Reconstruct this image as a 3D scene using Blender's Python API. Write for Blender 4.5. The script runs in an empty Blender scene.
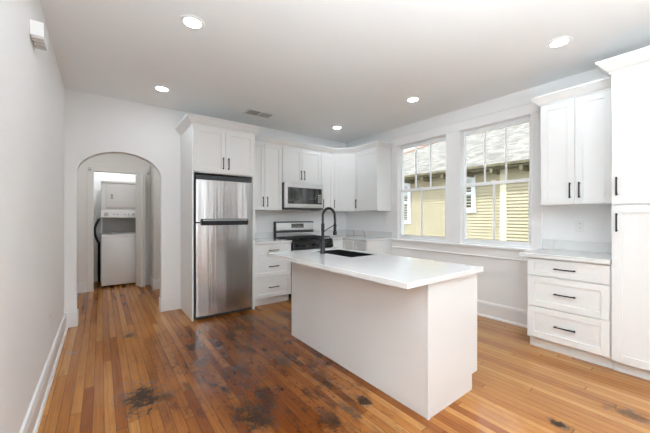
import bpy, bmesh, math, random
from mathutils import Vector, Matrix

random.seed(7)
S = bpy.context.scene
COL = S.collection
PI = math.pi

# ------------------------------------------------------------------ camera
CAM_H = 1.28
cam_data = bpy.data.cameras.new('camera')
cam_data.sensor_width = 36.0
cam_data.lens = 297.5 / 650 * 36.0
cam_data.clip_start = 0.05
cam = bpy.data.objects.new('camera', cam_data)
COL.objects.link(cam)
cam.location = (0, 0, CAM_H)
cam.rotation_euler = (math.radians(90), 0, -math.radians(36.98))
S.camera = cam

# ------------------------------------------------------------------ world, sun, exposure
S.view_settings.view_transform = 'Standard'
S.view_settings.look = 'None'
S.view_settings.gamma = 1.0
S.view_settings.use_curve_mapping = False
S.view_settings.exposure = 0.25
S.cycles.max_bounces = 12
S.cycles.diffuse_bounces = 7
S.cycles.glossy_bounces = 5
S.cycles.transparent_max_bounces = 12
S.cycles.sample_clamp_indirect = 8.0
S.cycles.caustics_reflective = False
S.cycles.caustics_refractive = False

LAMP = 78.0
SKY = 2.9
SUN = 2.2
FILL = 165.0

W = bpy.data.worlds.new('sky')
S.world = W
W.use_nodes = True
wn = W.node_tree
wn.nodes.clear()
w_out = wn.nodes.new('ShaderNodeOutputWorld')
w_bg = wn.nodes.new('ShaderNodeBackground')
w_tc = wn.nodes.new('ShaderNodeTexCoord')
w_sep = wn.nodes.new('ShaderNodeSeparateXYZ')
w_ramp = wn.nodes.new('ShaderNodeValToRGB')
w_ramp.color_ramp.elements[0].position = 0.0
w_ramp.color_ramp.elements[0].color = (0.92, 0.96, 1.0, 1)
w_ramp.color_ramp.elements[1].position = 0.8
w_ramp.color_ramp.elements[1].color = (0.80, 0.90, 1.0, 1)
wn.links.new(w_tc.outputs['Generated'], w_sep.inputs[0])
wn.links.new(w_sep.outputs['Z'], w_ramp.inputs[0])
wn.links.new(w_ramp.outputs[0], w_bg.inputs['Color'])
w_bg.inputs['Strength'].default_value = SKY
wn.links.new(w_bg.outputs[0], w_out.inputs[0])

sun_d = bpy.data.lights.new('sun', 'SUN')
sun_d.energy = SUN
sun_d.angle = math.radians(3)
sun_d.color = (1.0, 0.96, 0.88)
sun = bpy.data.objects.new('sun', sun_d)
COL.objects.link(sun)
sun.rotation_euler = Vector((0.62, 0.22, -0.85)).to_track_quat('-Z', 'Y').to_euler()


# unseen fill light behind the camera, added to bounce off the ceiling
fl_d = bpy.data.lights.new('ceiling_fill', 'AREA')
fl_d.shape = 'RECTANGLE'
fl_d.size = 1.4
fl_d.size_y = 1.0
fl_d.spread = math.radians(150)
fl_d.energy = FILL
fl_d.color = (0.87, 0.99, 1.06)
fl = bpy.data.objects.new('ceiling_fill', fl_d)
COL.objects.link(fl)
fl.location = (0.45, -0.9, 1.2)
fl.rotation_euler = Vector((0.0, 0.03, 1.0)).to_track_quat('-Z', 'Y').to_euler()


# ------------------------------------------------------------------ node helpers
class NT:
    def __init__(self, name):
        self.m = bpy.data.materials.new(name)
        self.m.use_nodes = True
        self.t = self.m.node_tree
        self.t.nodes.clear()
        self.out = self.t.nodes.new('ShaderNodeOutputMaterial')

    def n(self, kind, **kw):
        nd = self.t.nodes.new(kind)
        for k, v in kw.items():
            setattr(nd, k, v)
        return nd

    def put(self, sock, v):
        if v is None:
            return
        if hasattr(v, 'is_output'):
            self.t.links.new(v, sock)
        elif isinstance(v, (tuple, list)) and len(v) == 3 and sock.type == 'RGBA':
            sock.default_value = (*v, 1)
        else:
            sock.default_value = v

    def math(self, op, a, b=None, c=None, clamp=False):
        nd = self.n('ShaderNodeMath', operation=op, use_clamp=clamp)
        for i, v in enumerate((a, b, c)):
            self.put(nd.inputs[i], v)
        return nd.outputs[0]

    def pos(self):
        return self.n('ShaderNodeNewGeometry').outputs['Position']

    def obj(self):
        return self.n('ShaderNodeTexCoord').outputs['Object']

    def sep(self, v):
        nd = self.n('ShaderNodeSeparateXYZ')
        self.put(nd.inputs[0], v)
        return nd.outputs[0], nd.outputs[1], nd.outputs[2]

    def comb(self, x=0.0, y=0.0, z=0.0):
        nd = self.n('ShaderNodeCombineXYZ')
        for i, v in enumerate((x, y, z)):
            self.put(nd.inputs[i], v)
        return nd.outputs[0]

    def noise(self, vec, scale=5.0, detail=3.0, rough=0.5, dist=0.0):
        nd = self.n('ShaderNodeTexNoise')
        self.put(nd.inputs['Vector'], vec)
        nd.inputs['Scale'].default_value = scale
        nd.inputs['Detail'].default_value = detail
        nd.inputs['Roughness'].default_value = rough
        nd.inputs['Distortion'].default_value = dist
        return nd.outputs[0]

    def ramp(self, f, stops):
        nd = self.n('ShaderNodeValToRGB')
        cr = nd.color_ramp
        while len(cr.elements) < len(stops):
            cr.elements.new(0.5)
        for e, (p, c) in zip(cr.elements, stops):
            e.position = p
            e.color = (*c, 1) if isinstance(c, tuple) else (c, c, c, 1)
        self.put(nd.inputs[0], f)
        return nd.outputs[0]

    def mix(self, f, a, b, mode='MIX'):
        nd = self.n('ShaderNodeMix', data_type='RGBA', blend_type=mode)
        self.put(nd.inputs[0], f)
        self.put(nd.inputs[6], a)
        self.put(nd.inputs[7], b)
        return nd.outputs[2]

    def smooth(self, v, lo, hi, a=0.0, b=1.0):
        nd = self.n('ShaderNodeMapRange', interpolation_type='SMOOTHSTEP')
        self.put(nd.inputs[0], v)
        nd.inputs[1].default_value = lo
        nd.inputs[2].default_value = hi
        nd.inputs[3].default_value = a
        nd.inputs[4].default_value = b
        return nd.outputs[0]

    def bump(self, height, strength=0.1, dist=0.01):
        nd = self.n('ShaderNodeBump')
        self.put(nd.inputs['Height'], height)
        nd.inputs['Strength'].default_value = strength
        nd.inputs['Distance'].default_value = dist
        return nd.outputs[0]

    def bsdf(self, color, rough=0.5, metal=0.0, normal=None, **kw):
        b = self.n('ShaderNodeBsdfPrincipled')
        self.put(b.inputs['Base Color'], color)
        self.put(b.inputs['Roughness'], rough)
        self.put(b.inputs['Metallic'], metal)
        if normal is not None:
            self.put(b.inputs['Normal'], normal)
        for k, v in kw.items():
            self.put(b.inputs[k.replace('_', ' ')], v)
        self.t.links.new(b.outputs[0], self.out.inputs[0])
        return self.m


def mat_plain(name, c, rough=0.5, metal=0.0, var=0.03, scale=8.0, bump=0.0, bscale=200.0, **kw):
    t = NT(name)
    p = t.obj()
    f = t.noise(p, scale, 3)
    lo = tuple(max(0, x * (1 - var)) for x in c)
    hi = tuple(min(1, x * (1 + var)) for x in c)
    col = t.ramp(f, [(0.3, lo), (0.7, hi)])
    nrm = None
    if bump:
        nrm = t.bump(t.noise(p, bscale, 2), bump, 0.002)
    return t.bsdf(col, rough, metal, nrm, **kw)


M = {}
M['wall'] = mat_plain('painted_wall', (0.865, 0.87, 0.87), 0.75, var=0.012, scale=1.5, bump=0.06, bscale=160)
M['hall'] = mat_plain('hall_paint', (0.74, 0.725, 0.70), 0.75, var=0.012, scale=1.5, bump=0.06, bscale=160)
M['ceiling'] = mat_plain('ceiling_paint', (0.84, 0.85, 0.85), 0.85, var=0.012, scale=1.0, bump=0.05, bscale=120)
M['trim'] = mat_plain('white_trim', (0.84, 0.84, 0.845), 0.35, var=0.01)
M['cabinet'] = mat_plain('cabinet_white', (0.79, 0.80, 0.797), 0.38, var=0.01, scale=3)
M['vinyl'] = mat_plain('window_vinyl', (0.86, 0.87, 0.88), 0.3, var=0.01)
M['black'] = mat_plain('matte_black_metal', (0.018, 0.018, 0.02), 0.38, 0.3, var=0.15, scale=30)
M['sink'] = mat_plain('black_composite', (0.006, 0.006, 0.007), 0.5, var=0.2, scale=60)
M['dark'] = mat_plain('dark_grey_enamel', (0.045, 0.045, 0.048), 0.45, var=0.08, scale=20)
M['iron'] = mat_plain('cast_iron', (0.012, 0.012, 0.013), 0.55, var=0.2, scale=60, bump=0.2)
M['enamel'] = mat_plain('black_enamel', (0.012, 0.012, 0.014), 0.12, var=0.1)
M['appliance'] = mat_plain('white_enamel', (0.80, 0.79, 0.775), 0.25, var=0.01)
M['appl_grey'] = mat_plain('appliance_grey', (0.42, 0.41, 0.40), 0.5, var=0.03)
M['knob'] = mat_plain('knob_grey', (0.55, 0.54, 0.53), 0.35, var=0.03)
M['rubber'] = mat_plain('black_rubber', (0.015, 0.015, 0.016), 0.6, var=0.1)
M['plate'] = mat_plain('outlet_plastic', (0.83, 0.83, 0.82), 0.35, var=0.01)
M['slot'] = mat_plain('slot_dark', (0.05, 0.05, 0.05), 0.7, var=0.05)
M['soil'] = mat_plain('ground_soil', (0.16, 0.17, 0.09), 0.95, var=0.3, scale=4)
M['shade'] = mat_plain('window_shade', (0.62, 0.66, 0.70), 0.6, var=0.05)
M['housewhite'] = mat_plain('exterior_white', (0.80, 0.82, 0.84), 0.55, var=0.03)
M['cream'] = mat_plain('exterior_cream', (0.80, 0.75, 0.58), 0.6, var=0.03)
M['fascia'] = mat_plain('eave_board', (0.17, 0.145, 0.085), 0.8, var=0.35, scale=9)  # dark eave colour has the shadow under the roof edge painted in
M['ridge'] = mat_plain('ridge_tile', (0.42, 0.27, 0.21), 0.8, var=0.2, scale=14)
M['brown'] = mat_plain('brown_door_paint', (0.10, 0.065, 0.045), 0.5, var=0.1)
M['chrome'] = mat_plain('chrome', (0.75, 0.75, 0.76), 0.12, 1.0, var=0.02)


ROT = 0.25


def mat_steel(name, base=0.60, rough=0.26, horizontal=False):
    t = NT(name)
    x, y, z = t.sep(t.obj())
    if horizontal:
        v = t.comb(t.math('MULTIPLY', x, 2), y, t.math('MULTIPLY', z, 300))
    else:
        v = t.comb(t.math('MULTIPLY', x, 300), t.math('MULTIPLY', y, 300), t.math('MULTIPLY', z, 2))
    f = t.noise(v, 1.0, 2)
    col = t.ramp(f, [(0.25, (base * .97,) * 3), (0.75, (base * 1.02, base * 1.02, base * 1.03))])
    r = t.math('ADD', t.math('MULTIPLY', f, 0.04), rough - 0.02)
    tg = t.n('ShaderNodeTangent', direction_type='RADIAL', axis='X' if horizontal else 'Z')
    nrm = None
    if not horizontal:   # slight unevenness of thin pressed sheet, runs from top to bottom
        nrm = t.bump(t.noise(t.comb(t.math('MULTIPLY', x, 11.0), 0.0, t.math('MULTIPLY', z, 0.5)), 1.0, 2), 0.4, 0.012)
    return t.bsdf(col, r, 1.0, nrm, Anisotropic=0.85, Anisotropic_Rotation=ROT, Tangent=tg.outputs[0])


M['steel'] = mat_steel('brushed_steel', 0.58, 0.21)
M['steel_h'] = mat_steel('brushed_steel_horizontal', 0.62, 0.38, True)


def mat_blackglass():
    t = NT('black_glass')
    f = t.noise(t.obj(), 12, 2)
    col = t.ramp(f, [(0.3, (0.010, 0.011, 0.012)), (0.7, (0.016, 0.017, 0.018))])
    return t.bsdf(col, 0.04, 0.0, None, Coat_Weight=1.0, Coat_Roughness=0.03, Specular_IOR_Level=0.9)


M['blackglass'] = mat_blackglass()


def mat_glass():
    t = NT('window_glass')
    fr = t.n('ShaderNodeFresnel')
    fr.inputs[0].default_value = 1.45
    tr = t.n('ShaderNodeBsdfTransparent')
    tint = t.ramp(t.noise(t.obj(), 3, 1), [(0.0, (0.95, 0.97, 0.97)), (1.0, (0.97, 0.98, 0.98))])
    t.put(tr.inputs[0], tint)
    gl = t.n('ShaderNodeBsdfGlossy')
    gl.inputs['Roughness'].default_value = 0.02
    mx = t.n('ShaderNodeMixShader')
    t.put(mx.inputs[0], t.math('MULTIPLY', fr.outputs[0], 0.55))
    t.t.links.new(tr.outputs[0], mx.inputs[1])
    t.t.links.new(gl.outputs[0], mx.inputs[2])
    t.t.links.new(mx.outputs[0], t.out.inputs[0])
    return t.m


M['glass'] = mat_glass()


def mat_emit(name, c, s):
    t = NT(name)
    e = t.n('ShaderNodeEmission')
    t.put(e.inputs[0], c)
    e.inputs[1].default_value = s
    t.t.links.new(e.outputs[0], t.out.inputs[0])
    return t.m


M['lens_hall'] = mat_emit('hall_lamp_lens', (0.95, 0.985, 1.0), LAMP * 2.0)  # lens of the added hall lamps and the closet lamp
M['lens'] = mat_emit('lamp_lens', (0.91, 0.99, 1.045), LAMP)


def mat_quartz():
    t = NT('white_quartz')
    p = t.pos()
    w = t.noise(p, 1.3, 4, 0.6, 0.4)
    d = t.math('ABSOLUTE', t.math('SUBTRACT', w, 0.5))
    vein = t.smooth(d, 0.0, 0.022, 1.0, 0.0)
    patch = t.smooth(t.noise(p, 0.9, 2), 0.42, 0.62)
    vein = t.math('MULTIPLY', vein, patch)
    cloud = t.ramp(t.noise(p, 2.2, 4), [(0.3, (0.72, 0.72, 0.72)), (0.7, (0.79, 0.79, 0.785))])
    col = t.mix(t.math('MULTIPLY', vein, 0.26), cloud, (0.52, 0.52, 0.52))
    fine = t.noise(p, 3.5, 5, 0.65, 0.6)
    v2 = t.smooth(t.math('ABSOLUTE', t.math('SUBTRACT', fine, 0.47)), 0.0, 0.008, 1.0, 0.0)
    col = t.mix(t.math('MULTIPLY', v2, 0.08), col, (0.45, 0.45, 0.46))
    # two short grey veins in the corner splash
    px_, py_, pz_ = t.sep(p)
    for vy0, vy1 in ((4.285, 4.258), (4.03, 3.955)):
        tt = t.math('DIVIDE', t.math('SUBTRACT', pz_, 1.045), -.11)
        dy_ = t.math('ABSOLUTE', t.math('SUBTRACT', py_, t.math('ADD', vy0, t.math('MULTIPLY', tt, vy1 - vy0))))
        k = t.math('MULTIPLY', t.smooth(dy_, .004, .016, 1.0, 0.0), t.math('GREATER_THAN', px_, 3.85))
        col = t.mix(t.math('MULTIPLY', k, .7), col, (0.25, 0.25, 0.26))
    return t.bsdf(col, 0.10, 0.0, None, Coat_Weight=0.3, Coat_Roughness=0.05)


M['quartz'] = mat_quartz()

# scorch and water stains of the old floor: x, y, radius, strength
STAINS = [(0.25, 3.83, .07, .7), (.227, 2.47, .15, 1.0), (.374, 2.36, .07, .8), (.15, 2.52, .06, .6),
          (.952, 3.01, .07, .8), (.941, 2.424, .07, .7), (.939, 1.963, .08, .8), (.80, 1.81, .13, 1.0),
          (1.582, 2.072, .06, 1.0), (1.308, 1.494, .07, .8), (1.453, 1.476, .05, 1.0), (1.403, 1.882, .10, .5),
          (1.158, 1.506, .07, .6), (2.259, .596, .045, 1.0), (2.74, .335, .08, .7), (-.21, 3.65, .04, .6),
          (1.25, 3.35, .10, .6), (.70, 2.75, .10, .45), (1.30, 2.35, .12, .6), (1.12, 2.75, .10, .5),
          (1.95, 3.4, .16, .6), (1.5, 3.6, .14, .6)]


def mat_floor():
    t = NT('old_pine_boards')
    p = t.pos()
    x, y, z = t.sep(p)
    xs = t.math('DIVIDE', t.math('ADD', x, 3.0), 0.058)
    bi = t.math('FLOOR', xs)
    fx = t.math('FRACT', xs)
    w1 = t.n('ShaderNodeTexWhiteNoise', noise_dimensions='1D')
    t.put(w1.inputs['W'], bi)
    yy = t.math('ADD', t.math('DIVIDE', y, 1.7), t.math('MULTIPLY', w1.outputs[0], 9.0))
    sg = t.math('FLOOR', yy)
    fy = t.math('FRACT', yy)
    w2 = t.n('ShaderNodeTexWhiteNoise', noise_dimensions='2D')
    t.put(w2.inputs['Vector'], t.comb(bi, sg, 0.0))
    rnd = w2.outputs[0]
    board = t.ramp(rnd, [(0.0, (0.240, 0.066, 0.010)), (0.3, (0.335, 0.116, 0.022)),
                         (0.7, (0.415, 0.164, 0.035)), (1.0, (0.500, 0.232, 0.068))])
    off = t.math('MULTIPLY', rnd, 40.0)
    grain = t.noise(t.comb(t.math('ADD', t.math('MULTIPLY', x, 70.0), off), t.math('MULTIPLY', y, 2.4), off), 1.0, 4, 0.6, 0.6)
    gcol = t.ramp(grain, [(0.25, (0.70, 0.62, 0.55)), (0.55, (1.0, 1.0, 1.0)), (0.8, (1.12, 1.10, 1.05))])
    col = t.mix(1.0, board, gcol, 'MULTIPLY')
    # wide worn and reddened zone in the middle of the kitchen, honey boards by the windows with window light painted in
    big = t.noise(p, 1.1, 3, 0.55)
    dx = t.math('SUBTRACT', x, 1.15)
    dy = t.math('MULTIPLY', t.math('SUBTRACT', y, 2.6), 0.62)
    r = t.math('SQRT', t.math('ADD', t.math('MULTIPLY', dx, dx), t.math('MULTIPLY', dy, dy)))
    r = t.math('ADD', r, t.math('MULTIPLY', t.math('SUBTRACT', big, 0.5), 1.1))
    zone = t.smooth(r, 0.35, 1.15, 1.0, 0.0)
    col = t.mix(t.math('MULTIPLY', zone, 0.80), col, t.mix(1.0, col, (0.36, 0.21, 0.14), 'MULTIPLY'))
    honey = t.smooth(x, 1.7, 2.6)
    col = t.mix(t.math('MULTIPLY', honey, 0.55), col, t.mix(0.6, col, (0.47, 0.275, 0.125)))
    # mottled dark marks, thicker in the worn zone
    mot = t.noise(t.comb(t.math('MULTIPLY', x, 9.0), t.math('MULTIPLY', y, 4.0), t.math('MULTIPLY', rnd, 6.0)), 1.0, 5, 0.65)
    mk = t.math('MULTIPLY', t.smooth(mot, 0.49, 0.66), t.math('ADD', t.math('MULTIPLY', zone, 0.9), 0.10))
    col = t.mix(mk, col, (0.055, 0.020, 0.009))
    fl2 = t.noise(t.comb(t.math('MULTIPLY', x, 46.0), t.math('MULTIPLY', y, 22.0), t.math('MULTIPLY', rnd, 9.0)), 1.0, 4, 0.7)
    fk = t.math('MULTIPLY', t.smooth(fl2, 0.53, 0.65), t.smooth(t.noise(p, 3.2, 3, 0.6), 0.40, 0.58))
    fk = t.math('MULTIPLY', fk, t.math('ADD', t.math('MULTIPLY', zone, 0.85), 0.06))
    col = t.mix(fk, col, (0.022, 0.009, 0.005))
    # single dark stains
    nz = t.noise(p, 9.0, 5, 0.7)
    nz2 = t.noise(p, 38.0, 4, 0.7)
    tot = None
    for sx, sy, sr, ss in STAINS:
        a = t.math('SUBTRACT', x, sx)
        b = t.math('MULTIPLY', t.math('SUBTRACT', y, sy), 0.62)
        d = t.math('SQRT', t.math('ADD', t.math('MULTIPLY', a, a), t.math('MULTIPLY', b, b)))
        d = t.math('ADD', t.math('DIVIDE', d, sr), t.math('MULTIPLY', t.math('SUBTRACT', nz, 0.5), 3.2))
        d = t.math('ADD', d, t.math('MULTIPLY', t.math('SUBTRACT', nz2, 0.5), 3.0))
        k = t.math('MULTIPLY', t.smooth(d, 0.25, 1.05, 1.0, 0.0), ss)
        tot = k if tot is None else t.math('MAXIMUM', tot, k)
    col = t.mix(t.math('MULTIPLY', tot, 0.93), col, (0.012, 0.006, 0.004))
    # seams
    ex = t.math('MINIMUM', fx, t.math('SUBTRACT', 1.0, fx))
    seam = t.smooth(ex, 0.010, 0.045, 1.0, 0.0)
    ey = t.math('MINIMUM', fy, t.math('SUBTRACT', 1.0, fy))
    seam = t.math('MAXIMUM', seam, t.smooth(ey, 0.0005, 0.0022, 1.0, 0.0))
    col = t.mix(t.math('MULTIPLY', seam, 0.72), col, (0.045, 0.018, 0.008))
    hgt = t.math('ADD', t.math('MULTIPLY', seam, -0.7), t.math('MULTIPLY', t.noise(p, 7.0, 2), 0.6))
    hgt = t.math('ADD', hgt, t.math('MULTIPLY', rnd, 0.3))
    nrm = t.bump(hgt, 0.10, 0.006)
    rough = t.math('ADD', 0.15, t.math('MULTIPLY', t.noise(p, 5.0, 3), 0.12))
    rough = t.math('ADD', rough, t.math('MULTIPLY', tot, 0.2))
    return t.bsdf(col, rough, 0.0, nrm, Specular_IOR_Level=0.20, Coat_Weight=0.16, Coat_Roughness=0.05)


M['floor'] = mat_floor()


def mat_siding():
    t = NT('yellow_lap_siding')
    p = t.pos()
    f = t.noise(p, 2.5, 4)
    col = t.ramp(f, [(0.3, (0.54, 0.475, 0.325)), (0.7, (0.62, 0.555, 0.40))])
    return t.bsdf(col, 0.65)


M['siding'] = mat_siding()


def mat_shingle():
    t = NT('grey_shingles')
    p = t.pos()
    x, y, z = t.sep(p)
    rows = t.math('DIVIDE', z, 0.045)
    ri = t.math('FLOOR', rows)
    fr = t.math('FRACT', rows)
    cols = t.math('ADD', t.math('DIVIDE', y, 0.15), t.math('MULTIPLY', ri, 0.37))
    w = t.n('ShaderNodeTexWhiteNoise', noise_dimensions='2D')
    t.put(w.inputs['Vector'], t.comb(ri, t.math('FLOOR', cols), 0.0))
    col = t.ramp(w.outputs[0], [(0.0, (0.15, 0.128, 0.105)), (0.5, (0.23, 0.203, 0.172)), (1.0, (0.32, 0.288, 0.25))])
    seam = t.smooth(fr, 0.02, 0.2, 1.0, 0.0)
    col = t.mix(t.math('MULTIPLY', seam, 0.45), col, (0.07, 0.065, 0.06))
    col = t.mix(t.math('MULTIPLY', t.noise(p, 14, 3, 0.7), 0.25), col, (0.32, 0.31, 0.29))
    return t.bsdf(col, 0.9)


M['shingle'] = mat_shingle()


# ------------------------------------------------------------------ mesh helpers
class MB:
    def __init__(self):
        self.b = bmesh.new()

    def _merge(self, other):
        tmp = bpy.data.meshes.new('tmp')
        other.to_mesh(tmp)
        other.free()
        self.b.from_mesh(tmp)
        bpy.data.meshes.remove(tmp)

    def box(self, x0, x1, y0, y1, z0, z1, bev=0.0, seg=1, rot=None, piv=None):
        o = bmesh.new()
        bmesh.ops.create_cube(o, size=1.0)
        for v in o.verts:
            v.co = Vector((x0 + (v.co.x + .5) * (x1 - x0), y0 + (v.co.y + .5) * (y1 - y0), z0 + (v.co.z + .5) * (z1 - z0)))
        if bev:
            bmesh.ops.bevel(o, geom=o.edges[:], offset=bev, segments=seg, affect='EDGES', profile=0.5)
        if rot is not None:
            bmesh.ops.rotate(o, verts=o.verts[:], cent=piv or (0, 0, 0), matrix=rot)
        self._merge(o)
        return self

    def prism(self, pts, axis, a0, a1, bev=0.0):
        """closed outline pts (u, v) extruded along axis from a0 to a1"""
        o = bmesh.new()

        def P(u, v, a):
            return {'x': (a, u, v), 'y': (u, a, v), 'z': (u, v, a)}[axis]
        lo = [o.verts.new(P(u, v, a0)) for u, v in pts]
        hi = [o.verts.new(P(u, v, a1)) for u, v in pts]
        n = len(pts)
        f1 = o.faces.new(lo)
        f2 = o.faces.new(hi)
        for i in range(n):
            o.faces.new((lo[i], lo[(i + 1) % n], hi[(i + 1) % n], hi[i]))
        bmesh.ops.recalc_face_normals(o, faces=o.faces[:])
        if bev:
            ed = [e for e in o.edges if len(e.link_faces) == 2 and e.calc_face_angle(0) > 0.6]
            bmesh.ops.bevel(o, geom=ed, offset=bev, segments=2, affect='EDGES', profile=0.5)
        bmesh.ops.triangulate(o, faces=[f for f in o.faces if len(f.verts) > 4])
        self._merge(o)
        return self

    def tube(self, path, r, n=12, cap=True):
        o = bmesh.new()
        pts = [Vector(p) for p in path]
        rad = r if isinstance(r, (list, tuple)) else [r] * len(pts)
        rings = []
        up = None
        for i, p in enumerate(pts):
            d = (pts[min(i + 1, len(pts) - 1)] - pts[max(i - 1, 0)]).normalized()
            if up is None:
                up = Vector((0, 0, 1)) if abs(d.z) < 0.9 else Vector((1, 0, 0))
            a = d.cross(up)
            if a.length < 1e-4:
                a = d.orthogonal()
            a.normalize()
            bb = a.cross(d).normalized()
            up = bb
            rings.append([o.verts.new(p + (a * math.cos(2 * PI * k / n) + bb * math.sin(2 * PI * k / n)) * rad[i]) for k in range(n)])
        for i in range(len(rings) - 1):
            for k in range(n):
                o.faces.new((rings[i][k], rings[i][(k + 1) % n], rings[i + 1][(k + 1) % n], rings[i + 1][k]))
        if cap:
            o.faces.new(rings[0])
            o.faces.new(rings[-1])
        bmesh.ops.recalc_face_normals(o, faces=o.faces[:])
        self._merge(o)
        return self

    def lathe(self, prof, cent=(0, 0, 0), axis='z', n=32):
        """profile (radius, height) turned about an axis through cent"""
        o = bmesh.new()
        c = Vector(cent)

        def P(r, h, a):
            u, v = r * math.cos(a), r * math.sin(a)
            return c + Vector({'z': (u, v, h), 'y': (u, h, v), 'x': (h, u, v)}[axis])
        rings = []
        for r, h in prof:
            if r < 1e-6:
                rings.append([o.verts.new(P(0, h, 0))])
            else:
                rings.append([o.verts.new(P(r, h, 2 * PI * k / n)) for k in range(n)])
        for A, B in zip(rings, rings[1:]):
            for k in range(n):
                k2 = (k + 1) % n
                if len(A) == 1 and len(B) == 1:
                    continue
                if len(A) == 1:
                    o.faces.new((A[0], B[k], B[k2]))
                elif len(B) == 1:
                    o.faces.new((A[k], A[k2], B[0]))
                else:
                    o.faces.new((A[k], A[k2], B[k2], B[k]))
        bmesh.ops.recalc_face_normals(o, faces=o.faces[:])
        self._merge(o)
        return self

    def sweep(self, path, prof, side=1):
        """open plan path (x, y), profile (out, z) with mitred corners; side = +1 puts 'out' on the right of the path"""
        o = bmesh.new()
        pts = [Vector(p) for p in path]
        nr = []
        for a, b in zip(pts, pts[1:]):
            d = (b - a).normalized()
            nr.append(Vector((d.y, -d.x)) * side)
        rings = []
        for i, p in enumerate(pts):
            if i == 0:
                m = nr[0]
            elif i == len(pts) - 1:
                m = nr[-1]
            else:
                m = nr[i - 1] + nr[i]
                m = m / max(0.2, m.dot(nr[i]))
            rings.append([o.verts.new((p.x + m.x * u, p.y + m.y * u, z)) for u, z in prof])
        n = len(prof)
        for A, B in zip(rings, rings[1:]):
            for k in range(n):
                o.faces.new((A[k], A[(k + 1) % n], B[(k + 1) % n], B[k]))
        o.faces.new(rings[0])
        o.faces.new(rings[-1])
        bmesh.ops.recalc_face_normals(o, faces=o.faces[:])
        self._merge(o)
        return self

    def build(self, name, mat, parent=None, smooth=False, label=None):
        me = bpy.data.meshes.new(name)
        if smooth:
            for f in self.b.faces:
                f.smooth = True
            for e in self.b.edges:
                if len(e.link_faces) == 2 and e.calc_face_angle(0) > 0.7:
                    e.smooth = False
        self.b.to_mesh(me)
        self.b.free()
        me.materials.append(M[mat])
        o = bpy.data.objects.new(name, me)
        COL.objects.link(o)
        if parent:
            o.parent = parent
        if label:
            o['label'] = label
        return o


def tag(o, label, cat, group=None, kind=None):
    o['label'] = label
    o['category'] = cat
    if group:
        o['group'] = group
    if kind:
        o['kind'] = kind
    return o


def thing(name, label, cat, loc=(0, 0, 0), rz=0.0, group=None, kind=None):
    o = bpy.data.objects.new(name, None)
    o.empty_display_size = 0.1
    COL.objects.link(o)
    o.location = loc
    o.rotation_euler = (0, 0, rz)
    return tag(o, label, cat, group, kind)


def struct(o, label, cat):
    return tag(o, label, cat, kind='structure')


# ------------------------------------------------------------------ room numbers
XL, XR, YB, YF, H = -0.335, 3.93, 4.52, -3.6, 2.75
YC = 6.45        # laundry closet wall
T = 0.13

# ------------------------------------------------------------------ the setting
struct(MB().box(-1.2, XR + .15, YF - .2, 7.6, -0.1, 0).build('floor', 'floor'), 'worn varnished pine board floor with dark scorch stains', 'floor')
struct(MB().box(-1.2, XR + .15, YF - .2, 7.6, H, H + .12).build('ceiling', 'ceiling'), 'flat white painted ceiling', 'ceiling')
struct(MB().box(XL - T, XL, YF, YB, 0, H).build('wall_left', 'wall'), 'plain white wall on the left', 'wall')

# back wall with the arched opening
AX0, AX1, ASP, ATOP = -0.226, 0.648, 1.79, 2.09
ac, ar = (AX0 + AX1) / 2, (AX1 - AX0) / 2
pts = [(XL - T, 0), (AX0, 0)]
for k in range(33):
    a = PI - PI * k / 32
    ca, sa = math.cos(a), math.sin(a)
    ex = 1.0
    pts.append((ac + ar * math.copysign(abs(ca) ** ex, ca), ASP + (ATOP - ASP) * abs(sa) ** ex))
pts += [(AX1, 0), (XR + .15, 0), (XR + .15, H), (XL - T, H)]
wb = MB().prism(pts, 'y', YB, YB + T).build('wall_back', 'wall')
struct(wb, 'white back wall pierced by a round arched opening', 'wall')

# right wall, two window openings
WIN = [(2.332, 3.200), (1.290, 2.132)]
WZ0, WZ1 = 0.912, 2.452
m = MB()
m.box(XR, XR + .15, YF, WIN[1][0], 0, H)
m.box(XR, XR + .15, WIN[1][1], WIN[0][0], 0, H)
m.box(XR, XR + .15, WIN[0][1], YB, 0, H)
for a, b in WIN:
    m.box(XR, XR + .15, a, b, 0, WZ0)
    m.box(XR, XR + .15, a, b, WZ1, H)
struct(m.build('wall_right', 'wall'), 'white right wall with two tall windows', 'wall')

# rear wall of the room, behind the camera, with windows added for daylight and steel reflections
RW = [(0.25, 1.45), (1.96, 2.10), (2.74, 2.88)]
m = MB()
m.box(XL - T, RW[0][0], YF - .15, YF, 0, H)
m.box(RW[0][1], RW[1][0], YF - .15, YF, 0, H)
m.box(RW[1][1], RW[2][0], YF - .15, YF, 0, H)
m.box(RW[2][1], XR + .15, YF - .15, YF, 0, H)
for a, b in RW:
    m.box(a, b, YF - .15, YF, 0, .35)
    m.box(a, b, YF - .15, YF, 2.4, H)
struct(m.build('wall_rear', 'wall'), 'white wall at the far end behind the camera', 'wall')

# hall and laundry closet beyond the arch
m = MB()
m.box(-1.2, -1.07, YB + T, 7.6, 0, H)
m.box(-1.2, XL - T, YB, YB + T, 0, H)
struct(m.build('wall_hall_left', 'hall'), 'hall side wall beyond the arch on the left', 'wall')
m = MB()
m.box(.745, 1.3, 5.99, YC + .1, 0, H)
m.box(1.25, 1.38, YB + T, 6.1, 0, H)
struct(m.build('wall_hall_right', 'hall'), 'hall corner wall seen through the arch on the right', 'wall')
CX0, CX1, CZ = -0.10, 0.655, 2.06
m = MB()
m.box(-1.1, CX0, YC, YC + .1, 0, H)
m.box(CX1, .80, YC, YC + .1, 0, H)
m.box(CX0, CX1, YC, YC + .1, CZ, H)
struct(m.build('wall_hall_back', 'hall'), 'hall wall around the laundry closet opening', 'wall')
m = MB()
m.box(-.45, .95, 7.35, 7.45, 0, H)
m.box(-.45, -.35, YC + .1, 7.4, 0, H)
m.box(.85, .95, YC + .1, 7.4, 0, H)
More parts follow.
